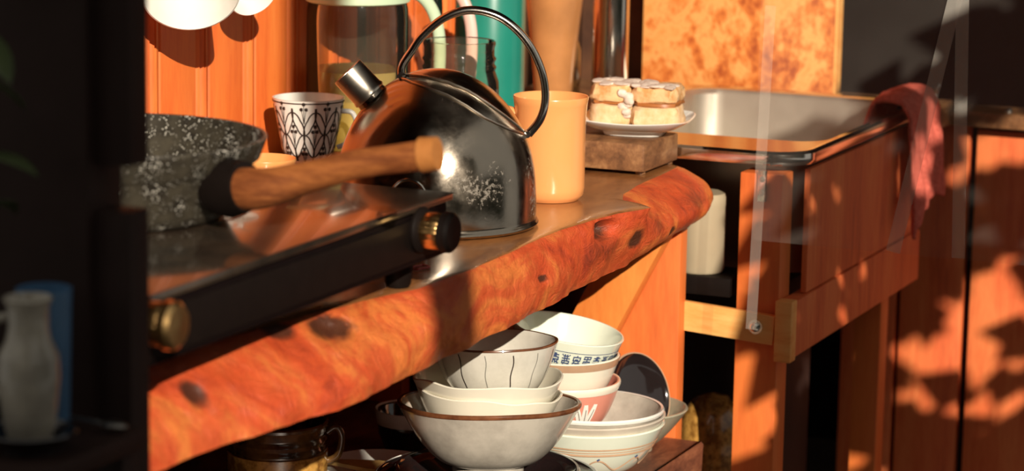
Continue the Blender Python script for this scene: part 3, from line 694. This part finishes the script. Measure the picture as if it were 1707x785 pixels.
# amber lit block seen low behind the post
tag(MB().lathe([(0, 0), (.035, 0), (.04, .01), (.042, .16), (.036, .19), (.02, .21), (0, .215)], 32).build('clay_jug', M['ochre'], None, loc=(1.21, .02, .28)), 'dim ochre clay jug in the gap between end panel and sink post', 'jug')
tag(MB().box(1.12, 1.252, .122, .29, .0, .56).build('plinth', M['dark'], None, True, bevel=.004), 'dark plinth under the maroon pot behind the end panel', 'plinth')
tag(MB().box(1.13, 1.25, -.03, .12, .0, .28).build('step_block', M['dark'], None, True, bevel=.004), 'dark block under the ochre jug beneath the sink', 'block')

# ================================================================== towel and tap
m1 = MB(); vs = []; nu_, nv_ = 40, 60
for i in range(nu_+1):
    a = i/nu_
    for j in range(nv_+1):
        t = j/nv_
        x = 1.462+.150*a
        # path: inside the basin, up over the rim, down outside
        path_y = interp(t, [0, .22, .28, .34, .40, .46, 1], [-.082, -.092, -.100, -.115, -.130, -.1415, -.150])
        path_z = interp(t, [0, .22, .28, .34, .40, .46, 1], [.765, .822, .832, .8365, .832, .815, .66+.045*math.sin(a*2.2)])
        fold = .006*math.sin(a*15+t*2)*min(1, abs(t-.34)*3+.15)+.008*noise.noise(Vector((a*4, t*4, 2)))
        x += .025*(t-.4)*(a-.5)*-1 if t > .4 else 0
        vs.append((x, path_y+(-abs(fold) if t > .34 else abs(fold)), path_z+.003*noise.noise(Vector((a*9, t*9, 5)))+(.009 if .2 < t < .5 else 0)*math.sin(a*PI)**.5))
m1.add(vs, [(i*(nv_+1)+j, (i+1)*(nv_+1)+j, (i+1)*(nv_+1)+j+1, i*(nv_+1)+j+1) for i in range(nu_) for j in range(nv_)])
tag(m1.build('hand_towel', M['towel'], None, angle=180, solid=.0045), 'faded red hand towel draped over the sink rim', 'towel')
tp = thing('wall_hook', 'small steel clip on the ledge just right of the red towel', 'hook', (1.735, -.105, .7955))
MB().lathe([(0, 0), (.008, 0), (.008, .004), (.003, .006), (.003, .02), (0, .02)], 16).build('hook_base', M['chrome'], tp)
MB().tube(smoothp([(0, 0, .018), (-.004, -.002, .026), (0, -.004, .032), (.004, -.003, .028)], 5), .0022, 8).build('hook_wire', M['chrome'], tp)

# ================================================================== bowls
def bowl(name, label, loc, prof, m, tilt=(0, 0, 0), wob=None, group=None, seg=80, cat='bowl'):
    t = thing(name, label, cat, loc, tilt, group)
    MB().lathe(prof, seg, wob=wob).build('bowl_body', m, t)
    return t
def bp(R, h, rf, th=.004, bulge=.55, hf=.006, n=12):   # bowl profile: foot, belly, rim, inner
    out = [(0, hf*.5), (rf*.8, hf*.5), (rf*.88, 0), (rf, 0), (rf*1.0, hf)]
    ins = []
    for i in range(1, n+1):
        t = i/n; r = rf+(R-rf)*(t**bulge); out.append((r, hf+(h-hf)*t))
    for i in range(n, 0, -1):
        t = i/n; r = rf+(R-rf)*(t**bulge)-th; ins.append((max(r, .002), hf+(h-hf)*t+ (th*.35 if t < .9 else 0)))
    return out+[(R-th*.25, h+th*.35), (R-th*.75, h+th*.35)]+ins[0:]+[(rf*.5, hf+th*.8), (0, hf+th*.7)]
def brad(z, R, h, rf, bulge, hf=.006): return rf+(R-rf)*(max(0, (z-hf)/(h-hf))**bulge)
def wavy(amp, k, ph=0, za=.0):
    def f(r, z, a):
        g = noise.noise(Vector((math.cos(a+ph)*1.3, math.sin(a+ph)*1.3, k)))
        return (r*(1+amp*g), z*(1+za*noise.noise(Vector((math.cos(a+ph)*1.5, math.sin(a+ph)*1.5, k+9)))))
    return f
def band(R0, z0, R1, z1, dr=.0006, wob=None, seg=80): return MB().lathe([(R0+dr, z0), (R1+dr, z1)], seg, wob=wob)
A = (.645, .070)
ZB = .4805
# dark glossy bowls at the bottom of the front stack
t = bowl('dark_bowl', 'wide dark glazed shallow bowl with white rim at the bottom of the front stack', (A[0], A[1], ZB), bp(.118, .040, .045, .005, .8), M['darkglaze'])
MB().lathe([(.1160, .0408), (.1172, .0425), (.1188, .0415), (.1186, .036), (.1182, .0395)], 80).build('white_rim', M['white'], t)
t = bowl('dark_bowl', 'smaller black glazed bowl nested under the big grey bowl', (A[0], A[1], ZB+.0105), bp(.098, .038, .040, .005, .7), M['darkglaze'])
# big grey bowl, brown rim
w1 = wavy(.03, 1.3, .5, .03)
P1 = bp(.0965, .0715, .038, .0045, .56)
t = bowl('stoneware_bowl', 'largest grey stoneware bowl with brown rim carrying the front stack', (A[0], A[1], .5275), P1, M['grey'], (math.radians(-1.8), math.radians(3.5), 0), w1)
MB().lathe([(.0964, .0695), (.0973, .0712), (.0970, .0730), (.0955, .0742), (.0930, .0738), (.0920, .071)], 80, wob=w1).build('rim', M['brownrim'], t)
w2 = wavy(.03, 4.1, .2, .10); w3 = wavy(.03, 7.7, 2.0, .10)
bowl('cream_bowl', 'lower of two cream wavy-rimmed bowls in the front stack', (A[0]+.002, A[1]+.004, .5520), bp(.0775, .060, .030, .003, .45), M['crocks'], (math.radians(2.5), math.radians(4), 0), w2, 'cream wavy bowls')
bowl('cream_bowl', 'upper of two cream wavy-rimmed bowls in the front stack', (A[0]+.004, A[1]+.001, .5700), bp(.0790, .059, .030, .003, .45), M['crocks'], (math.radians(-1), math.radians(1), 0), w3, 'cream wavy bowls')
w4 = wavy(.015, 2.2, .3, .02)
P4 = bp(.0665, .0620, .030, .0035, .42)
G = (A[0]+.012, A[1]-.002, .6010)
t = bowl('stoneware_bowl', 'pale grey bowl with dark vertical lines topping the front stack', G, P4, M['greyl'], (math.radians(-2), math.radians(2), 0), w4)
MB().lathe([(.0666, .0616), (.0671, .0625), (.0668, .0636), (.0655, .0640), (.0640, .0636)], 80, wob=w4).build('rim', M['brownrim'], t)
pm = MB(); pm2 = MB()
s4 = lambda th, z: (w4(brad(z, .0665, .062, .030, .42)+.0006, z, th)[0]*math.cos(th), w4(brad(z, .0665, .062, .030, .42)+.0006, z, th)[0]*math.sin(th), z)
base_th = math.atan2(-.40, -.917)
for k in range(14):
    th = base_th+.08+(k-6.5)*2*PI/14
    pm = MB(); ribbon(pm, [(th+.015*math.sin(j*.8), .012+.046*j/12) for j in range(13)], .0011 if k % 2 else .0009, s4)
    pm.build('dark_line' if k % 2 else 'faint_line', M['darkline'] if k % 2 else M['greyline'], t, False)

# second stack
B = (.838, .032)
bowl_args = dict()
t = bowl('patterned_bowl', 'large white bowl with tan rings and wavy line under the second stack', (B[0], B[1], ZB), bp(.083, .0620, .032, .004, .50), M['celadon'])
sb = lambda th, z: ((brad(z, .083, .062, .032, .50)+.0007)*math.cos(th), (brad(z, .083, .062, .032, .50)+.0007)*math.sin(th), z)
pm = MB()
for z, w in ((.0465, .0016), (.0430, .0010), (.0395, .0022)): ribbon(pm, [(2*PI*i/80, z) for i in range(81)], w, sb)
ribbon(pm, [(2*PI*i/240, .026+.0065*math.sin(2*PI*i/240*9)) for i in range(241)], .0016, sb)
pm.build('painted_rings', M['tan'], t, False)
for k in range(9):
    pm = MB(); ribbon(pm, [(2*PI*(k+.25)/9-.02, .033), (2*PI*(k+.25)/9+.02, .035)], .002, sb); pm.build('painted_dot', M['blue'], t, False)
bowl('beige_bowl', 'beige glazed bowl nested in the ringed white bowl', (B[0], B[1]+.001, ZB+.0125), bp(.0845, .0585, .032, .004, .50), M['beige'])
t = bowl('grey_bowl', 'grey bowl with pale rim nested above the beige bowl', (B[0]-.001, B[1], ZB+.024), bp(.0815, .0530, .031, .0035, .52), M['grey'], (0, math.radians(1.0), 0))
MB().lathe([(.0812, .0505), (.0820, .0530), (.0806, .0552), (.0780, .0545)], 80).build('rim', M['white'], t)
C2 = (B[0]-.004, B[1]+.028)
def sp(R, h, rf, bul): return lambda th, z: ((brad(z, R, h, rf, bul)+.0006)*math.cos(th), (brad(z, R, h, rf, bul)+.0006)*math.sin(th), z)
t = bowl('pink_bowl', 'pink glazed bowl with white petal drawing and pale rim in the second stack', (C2[0], C2[1], ZB+.047), bp(.0600, .0590, .026, .0035, .42), M['pink'])
q = sp(.0600, .0590, .026, .42)
MB().lathe([(brad(.0515, .06, .059, .026, .42)+.0005, .0515), (.0604, .0560), (.0606, .0590), (.0598, .0604), (.0570, .0600), (.0560, .056)], 80).build('rim', M['crocks'], t)
pm = MB(); pk = MB()
tb = base_th+.42
for dx in (-.20, -.02, .16):
    pts = [(tb+dx*.3+dx*.9*j/10, .012+.030*j/10) for j in range(11)]
    for off in (-.035, 0, .035): ribbon(pm, [(p[0]+off*math.sin(PI*(j+1)/12), p[1]) for j, p in enumerate(pts)], .0034, q)
    q2 = lambda th, z: tuple(Vector(q(th, z))*1.0+Vector((math.cos(th), math.sin(th), 0))*.0004)
    ribbon(pk, [(p[0]+.01, p[1]) for p in pts[3:9]], .0007, q2)
pm.build('painted_petal', M['white'], t, False); pk.build('petal_line', M['darkline'], t, False)
t = bowl('cream_bowl', 'plain cream bowl with tan rim band under the blue-lettered bowl', (C2[0]-.001, C2[1]+.001, ZB+.080), bp(.0600, .0550, .026, .0035, .40), M['crocks'])
MB().lathe([(brad(.0465, .06, .055, .026, .40)+.0005, .0465), (brad(.0535, .06, .055, .026, .40)+.0007, .0535), (.0605, .0550)], 80).build('rim_band', M['tan'], t)
# tilted rice bowl with blue characters
T = (C2[0]+.002, C2[1]+.009)
t = bowl('rice_bowl', 'tilted white rice bowl with a band of blue seal characters, top of second stack', (T[0], T[1], ZB+.1110), bp(.0630, .0520, .026, .003, .36), M['celadon'])
tilt_ax = Vector((D_.x, D_.y, 0)); t.rotation_mode = 'QUATERNION'
from mathutils import Quaternion
t.rotation_quaternion = Quaternion(tilt_ax, math.radians(9)) @ Quaternion(L_, math.radians(3))
G1 = ["0011100", "1111111", "0011100", "1111111", "0000001", "1111111", "0111010", "0101110", "1101011"]
G2 = ["1010101", "0111110", "0010100", "1111111", "0010100", "1111111", "1010001", "1111111", "0100010"]
G3 = ["0001000", "1111111", "1000001", "1011101", "1111111", "0100010", "1111111", "1001001", "1111111"]
G4 = ["1111111", "1001001", "1111111", "0001000", "1111111", "1010101", "1111111", "0010100", "1100011"]
qs = sp(.0630, .0520, .026, .36)
pm = MB()
for k in range(30):
    gl = (G1, G2, G3, G4)[k % 4]; th0 = 2*PI*k/30
    for r_ in range(9):
        for c_ in range(7):
            if gl[r_][c_] == '1':
                ta = th0-.075+.15*(c_/7)*1.0; tb_ = ta+.15/7; zt = .0395-.0135*r_/9; zb_ = zt-.0135/9
                # columns run left to right as seen from outside
                vs = [Vector(qs(x, z)) for x, z in ((ta, zt), (tb_, zt), (tb_, zb_), (ta, zb_))]
                pm.add(vs, [(0, 1, 2, 3)])
pm.build('blue_characters', M['blue'], t, False)
pm = MB()
ribbon(pm, [(2*PI*i/80, .0420) for i in range(81)], .0006, qs); ribbon(pm, [(2*PI*i/80, .0240) for i in range(81)], .0006, qs)
pm.build('blue_ring', M['blue'], t, False)
# rear pair at the right: olive bowl with dark saucer standing in it
Cc = (.965, .030)
t = bowl('olive_bowl', 'olive grey bowl behind the second stack with a dark saucer standing in it', (.962, .030, ZB), bp(.064, .050, .024, .004, .75), M['olive'])
t2 = thing('dark_saucer', 'dark brown saucer standing on edge in the olive grey bowl', 'saucer', (.965, .026, ZB+.062))
MB().lathe([(0, .004), (.030, .003), (.045, .000), (.0490, -.004), (.0500, -.0035), (.0500, -.002), (.046, .003), (.030, .0065), (0, .0075)], 64).build('saucer_body', M['darkglaze'], t2)
MB().lathe([(.0490, -.0042), (.0502, -.0045), (.0510, -.003), (.0503, -.0015)], 64).build('rim', M['tan'], t2)
t2.rotation_mode = 'QUATERNION'
nrm = (-D_*.66+L_*.66+Z_*.30).normalized()
t2.rotation_quaternion = (-nrm).to_track_quat('Z', 'Y')
# maroon pot behind
t = thing('cooking_pot', 'dark maroon enamel pot in the shade between the two diagonal braces', 'pot', (1.186, .205, .5605)); t.scale = (.82, .82, .48)
MB().lathe([(0, 0), (.06, 0), (.07, .006), (.074, .02), (.074, .13), (.076, .135), (.0745, .137), (.0715, .134), (.071, .012), (0, .008)], 56).build('pot_body', M['maroon'], t)
MB().lathe([(.074, .1378), (.0765, .139), (.074, .144), (.04, .160), (0, .164)], 56).build('lid', M['maroon'], t)
MB().lathe([(0, .1635), (.007, .164), (.012, .176), (.008, .182), (0, .183)], 24).build('lid_knob', M['blackm'], t)

# left under the worktop: brown crock, plates, spatula, ladle
def ridge(r, z, a): return (r, z)
pr = [(0, 0), (.045, 0), (.050, .004)]
for i in range(24):
    z = .006+i*.0025; pr.append((.053+.0012*math.sin(i*1.4), z))
pr += [(.0545, .068), (.056, .0695), (.056, .0725), (.0535, .074), (.0515, .0725), (.050, .065), (.049, .01), (0, .006)]
t = thing('brown_crock', 'ribbed brown glazed crock under the left part of the worktop', 'crock', (.640, .318, ZB))
MB().lathe(pr, 64).build('crock_body', M['straw'], t)
MB().lathe([(.0505, .0045), (.0545, .008), (.0552, .040), (.0545, .0405), (.053, .0405)], 64).build('ochre_band', M['ochre'], t)
MB().tube(smoothp([L_*.054+Z_*.060, L_*.064+Z_*.066, L_*.070+Z_*.055, L_*.066+Z_*.035, L_*.054+Z_*.028], 6), .004, 10).build('crock_handle', M['straw'], t)
t = thing('white_plate', 'white plate lying low in front of the brown crock', 'plate', (.720, .235, ZB))
MB().lathe([(0, .003), (.03, .003), (.032, 0), (.036, 0), (.045, .005), (.062, .0125), (.0635, .014), (.062, .0150), (.045, .0085), (.034, .0055), (0, .0055)], 72).build('plate_body', M['white'], t)
t = thing('spatula', 'pale wooden spatula lying across the white plate', 'spatula', (.700, .180, ZB+.0165))
m1 = MB(); pts_ = [(0, .008), (.02, .016), (.05, .019), (.075, .012), (.095, .006), (.20, .005)]
vs = []
for z in (0, .004):
    vs += [(x, w, z) for x, w in pts_]+[(x, -w, z) for x, w in reversed(pts_)]
nn = len(pts_)*2
m1.add(vs, [tuple(range(nn))[::-1], tuple(range(nn, 2*nn))]+[(i, (i+1) % nn, nn+(i+1) % nn, nn+i) for i in range(nn)])
m1.build('spatula_blade', M['spat'], t); t.rotation_euler = (0, 0, math.radians(95))
t = thing('enamel_mug', 'white banded dark cup lying beyond the white plate', 'cup', (.845, .255, ZB))
MB().lathe([(0, .004), (.025, .003), (.027, 0), (.03, 0), (.038, .02), (.041, .045), (.040, .047), (.038, .045), (.034, .02), (0, .008)], 48).build('cup_body', M['darkglaze'], t)
MB().lathe([(.0405, .032), (.0425, .046), (.0415, .0485), (.039, .047)], 48).build('rim', M['white'], t)
t = thing('ladle', 'steel ladle leaning in the shade beside the brown crock', 'ladle', (.760, .350, ZB))
MB().tube(smoothp([(.0, .0, .004), (.01, .0, .04), (.02, -.01, .10), (.03, -.03, .16)], 6), .0025, 8).build('ladle_handle', M['chrome'], t)
MB().lathe([(0, -.012), (.012, -.009), (.02, 0), (.0195, .0005), (.012, -.007), (0, -.010)], 32, (.0, .0, .016)).build('ladle_bowl', M['chrome'], t)

# ================================================================== hung cups on the back wall
def hung(loc, r, h, label, rotq):
    t = thing('hanging_cup', label, 'cup', loc, (0, 0, 0), 'white cups hung on the back wall')
    MB().lathe([(0, 0), (r*.5, 0), (r*.62, .004), (r*.9, h*.35), (r, h*.85), (r*1.03, h), (r*.99, h+.001), (r*.94, h*.85), (r*.84, h*.35), (0, .008)], 56).build('cup_body', M['white'], t)
    MB().tube(smoothp([Vector((r*.9, 0, h*.8)), Vector((r*1.5, 0, h*.82)), Vector((r*1.75, 0, h*.5)), Vector((r*1.4, 0, h*.2)), Vector((r*.8, 0, h*.25))], 6), .004, 10).build('cup_handle', M['white'], t)
    MB().tube(smoothp([Vector((r*1.6, 0, h*.9)), Vector((r*1.9, 0, h*.75)), Vector((r*2.2, 0, h*.8)), Vector((r*2.9, 0, h*1.1))], 5), .0022, 8).build('cup_hook', M['dull'], t)
    t.rotation_mode = 'QUATERNION'; t.rotation_quaternion = rotq
    return t
def basis(zax, xax):
    z = zax.normalized(); y = z.cross(xax).normalized(); x = y.cross(z)
    return Matrix(((x.x, y.x, z.x), (x.y, y.y, z.y), (x.z, y.z, z.z))).to_quaternion()
hung((.606, .408, 1.056), .050, .064, 'white cup with its mouth facing down, hung nearest the dark partition', basis(-D_*.62+L_*.12-Z_*.45, Z_*1.0+L_*.10))
hung((.745, .425, 1.024), .028, .040, 'smaller white cup hung to the right of the larger hanging cup', basis(-D_*.5+L_*.35-Z_*.35, Z_))

# ================================================================== left: vase in the shade
tb_ = thing('dark_stand', 'dark wooden stand in the shade at the far left', 'stand', (-.42, 0, 0))
MB().box(-.10, .095, -.104, .12, .80, .815).build('stand_top', M['dark'], tb_, True, bevel=.003)
for x, y in ((-.085, -.09), (.08, -.09), (-.085, .10), (.08, .10)):
    MB().box(x-.01, x+.01, y-.01, y+.01, 0, .80).build('leg', M['dark'], tb_, True, bevel=.002)
VZ = .8155
t = bowl('dark_bowl', 'dark glazed dish under the speckled stoneware vase at far left', (-.416, -.069, VZ), bp(.032, .014, .018, .003, .8, .003), M['darkglaze'])
t = thing('stoneware_vase', 'small speckled stoneware vase with handle in the shade at far left', 'vase', (-.416, -.069, VZ+.0062))
MB().lathe([(0, 0), (.0135, 0), (.0150, .002), (.0185, .020), (.0210, .045), (.0200, .060), (.0150, .070), (.0135, .078), (.0140, .092), (.0165, .0975), (.0155, .0985), (.0125, .093), (.0120, .075), (0, .070)], 56).build('vase_body', M['stoneware'], t)
MB().tube(smoothp([L_*-.014+Z_*.085, L_*-.024+Z_*.080, L_*-.028+Z_*.062, L_*-.026+Z_*.040, L_*-.019+Z_*.032], 6), .0032, 10).build('vase_handle', M['stoneware'], t)
t = thing('blue_cup', 'slate blue beaker standing behind the stoneware vase', 'cup', (-.368, -.050, VZ))
MB().lathe([(0, 0), (.015, 0), (.0165, .002), (.0185, .085), (.0192, .100), (.0182, .1005), (.0172, .085), (.015, .006), (0, .005)], 40).build('cup_body', M['bluecup'], t)
t = thing('teaspoon', 'steel teaspoon lying at the right end of the dark stand', 'spoon', (-.350, -.090, VZ+.0022))
# potted plant leaves, dim, upper left
pt = thing('potted_plant', 'dim leafy plant in the shade at the upper left', 'plant', (-.394, -.020, VZ))
MB().lathe([(0, 0), (.012, 0), (.013, .002), (.017, .03), (.016, .031), (.015, .028), (0, .027)], 32).build('pot', M['blackm'], pt)
rq = random.Random(11)
MB().tube(smoothp([(0, 0, .02), (.004, .004, .12), (-.006, .0, .24), (.01, .01, .36)], 6), .0028, 8).build('stem', M['stem'], pt)
for k in range(13):
    z = .16+.017*k; a = k*2.4; ln_ = rq.uniform(.035, .06)
    m1 = MB(); d = Vector((math.cos(a), math.sin(a), rq.uniform(-.3, .5))).normalized(); sd_ = d.cross(Z_).normalized()
    vs = []
    for j in range(7):
        q = j/6; w = .012*math.sin(PI*min(1, q*.97+.03))**.8; c = d*ln_*q-Z_*.02*q*q
        vs += [c-sd_*w, c+Z_*-.002, c+sd_*w]
    m1.add(vs, [(3*j+i, 3*j+i+1, 3*j+i+4, 3*j+i+3) for j in range(6) for i in range(2)])
    m1.build('leaf', M['leaf'], pt, loc=(.004*math.sin(z*20), .004, z), solid=.0006)
# the spoon's own parts
MB().tube([(0, .06, .000), (.002, .03, .004), (.0, .0, .003)], .0016, 8).build('spoon_handle', M['dull'], t)
m1 = MB(); blob(m1, (.0, -.004, .003), (.006, .010, .003), .0, 1, 14, 9, 2); m1.build('spoon_bowl', M['dull'], t)

# ================================================================== window-glass reflections: hazy sheet and pale streaks added as geometry
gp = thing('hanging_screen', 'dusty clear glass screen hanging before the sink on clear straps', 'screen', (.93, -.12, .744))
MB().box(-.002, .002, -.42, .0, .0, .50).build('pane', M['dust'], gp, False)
def streakm(p, q, w):
    p, q = Vector(p), Vector(q); s_ = (q-p).cross(Vector((1, 0, 0))).normalized()*w/2
    d = Vector((.0005, 0, 0))
    vs = [p-s_-d, p+s_-d, q+s_-d, q-s_-d, p-s_+d, p+s_+d, q+s_+d, q-s_+d]
    return MB().add(vs, [(0, 1, 2, 3), (7, 6, 5, 4), (0, 4, 5, 1), (1, 5, 6, 2), (2, 6, 7, 3), (3, 7, 4, 0)])
streakm((-.004, -.160, .002), (-.004, -.226, .33), .0155).build('strap', M['strap'], gp, False)
streakm((-.004, -.232, .002), (-.004, -.222, .33), .0140).build('strap', M['strap'], gp, False)
streakm((-.004, -.002, -.10), (-.004, -.012, .26), .0120).build('strap', M['strapl'], gp, False)

# ================================================================== shrub out of frame: dapples the sink and planks
shb = thing('shrub', 'leafy shrub growing outside to the right of the kitchen', 'shrub', (*sw(-1.2, -1.25), 0))
ox, oy = sw(-1.2, -1.25)
m1 = MB(); rq = random.Random(21)
holes = [(-.812, 1.145, .026, .06), (-.825, 1.07, .016, .05), (-.918, 1.02, .030, .05), (-.865, .962, .022, .03), (-1.150, .985, .045, .070), (-1.215, 1.07, .05, .06), (-1.217, 1.31, .05, .05), (-1.26, .95, .04, .03), (-1.06, 1.27, .045, .06), (-1.030, 1.20, .035, .05), (-.984, .84, .03, .05), (-1.10, .80, .04, .05), (-1.33, 1.2, .06, .1)]
cnt = 0
while cnt < 1500:
    w = -.745-rq.random()*.70; qv = .50+rq.random()*.85
    if qv > 1.15+.25*min(1, max(0, (-w-.78)/.25)): continue
    if w > -.80 and .9 < qv < .99 and False: continue
    if any(((w-hw)/ra)**2+((qv-hq)/rb)**2 < 1.7 for hw, hq, ra, rb in holes): continue
    s_ = -1.2+rq.uniform(-.12, .12); x, y = sw(s_, w); z = qv-s_*math.tan(SUN_EL)
    c = Vector((x-ox, y-oy, z)); d = Vector((rq.uniform(-1, 1), rq.uniform(-1, 1), rq.uniform(-1, .4))).normalized()
    sd_ = (sdir.cross(d)).normalized(); ln_ = rq.uniform(.06, .10); wd_ = ln_*.32
    m1.add([c, c+d*ln_*.4+sd_*wd_, c+d*ln_, c+d*ln_*.4-sd_*wd_, c+d*ln_*.45+sdir*.004], [(0, 1, 4), (1, 2, 4), (2, 3, 4), (3, 0, 4)]); cnt += 1
tag(m1.build('foliage', M['leaf'], shb, False), kind='stuff')
MB().tube(smoothp([(0, 0, 0), (.02, .0, .5), (-.02, .03, 1.0), (.05, -.02, 1.4)], 6), .012, 8).build('stem', M['stem'], shb)
# unseen dark foliage added behind the viewer for the kettle to reflect
hg = thing('hedge', 'dark garden hedge behind the viewer', 'hedge', (-3.6, -3.4, 0))
m1 = MB(); vs = []; na, nb = 60, 22
for i in range(na+1):
    a = math.radians(152+i*2.3)
    for j in range(nb+1):
        z = 1.55*j/nb; rr_ = 3.4-.12*noise.noise(Vector((a*6, z*3, 0)))*2+z*.1
        vs.append((4.1+(rr_+.9)*math.cos(a), 3.7+(rr_+.9)*math.sin(a), z+.10*noise.noise(Vector((a*9, z, 4)))))
m1.add(vs, [(i*(nb+1)+j, (i+1)*(nb+1)+j, (i+1)*(nb+1)+j+1, i*(nb+1)+j+1) for i in range(na) for j in range(nb)])
m1.build('foliage', M['hedge'], hg)['kind'] = 'stuff'
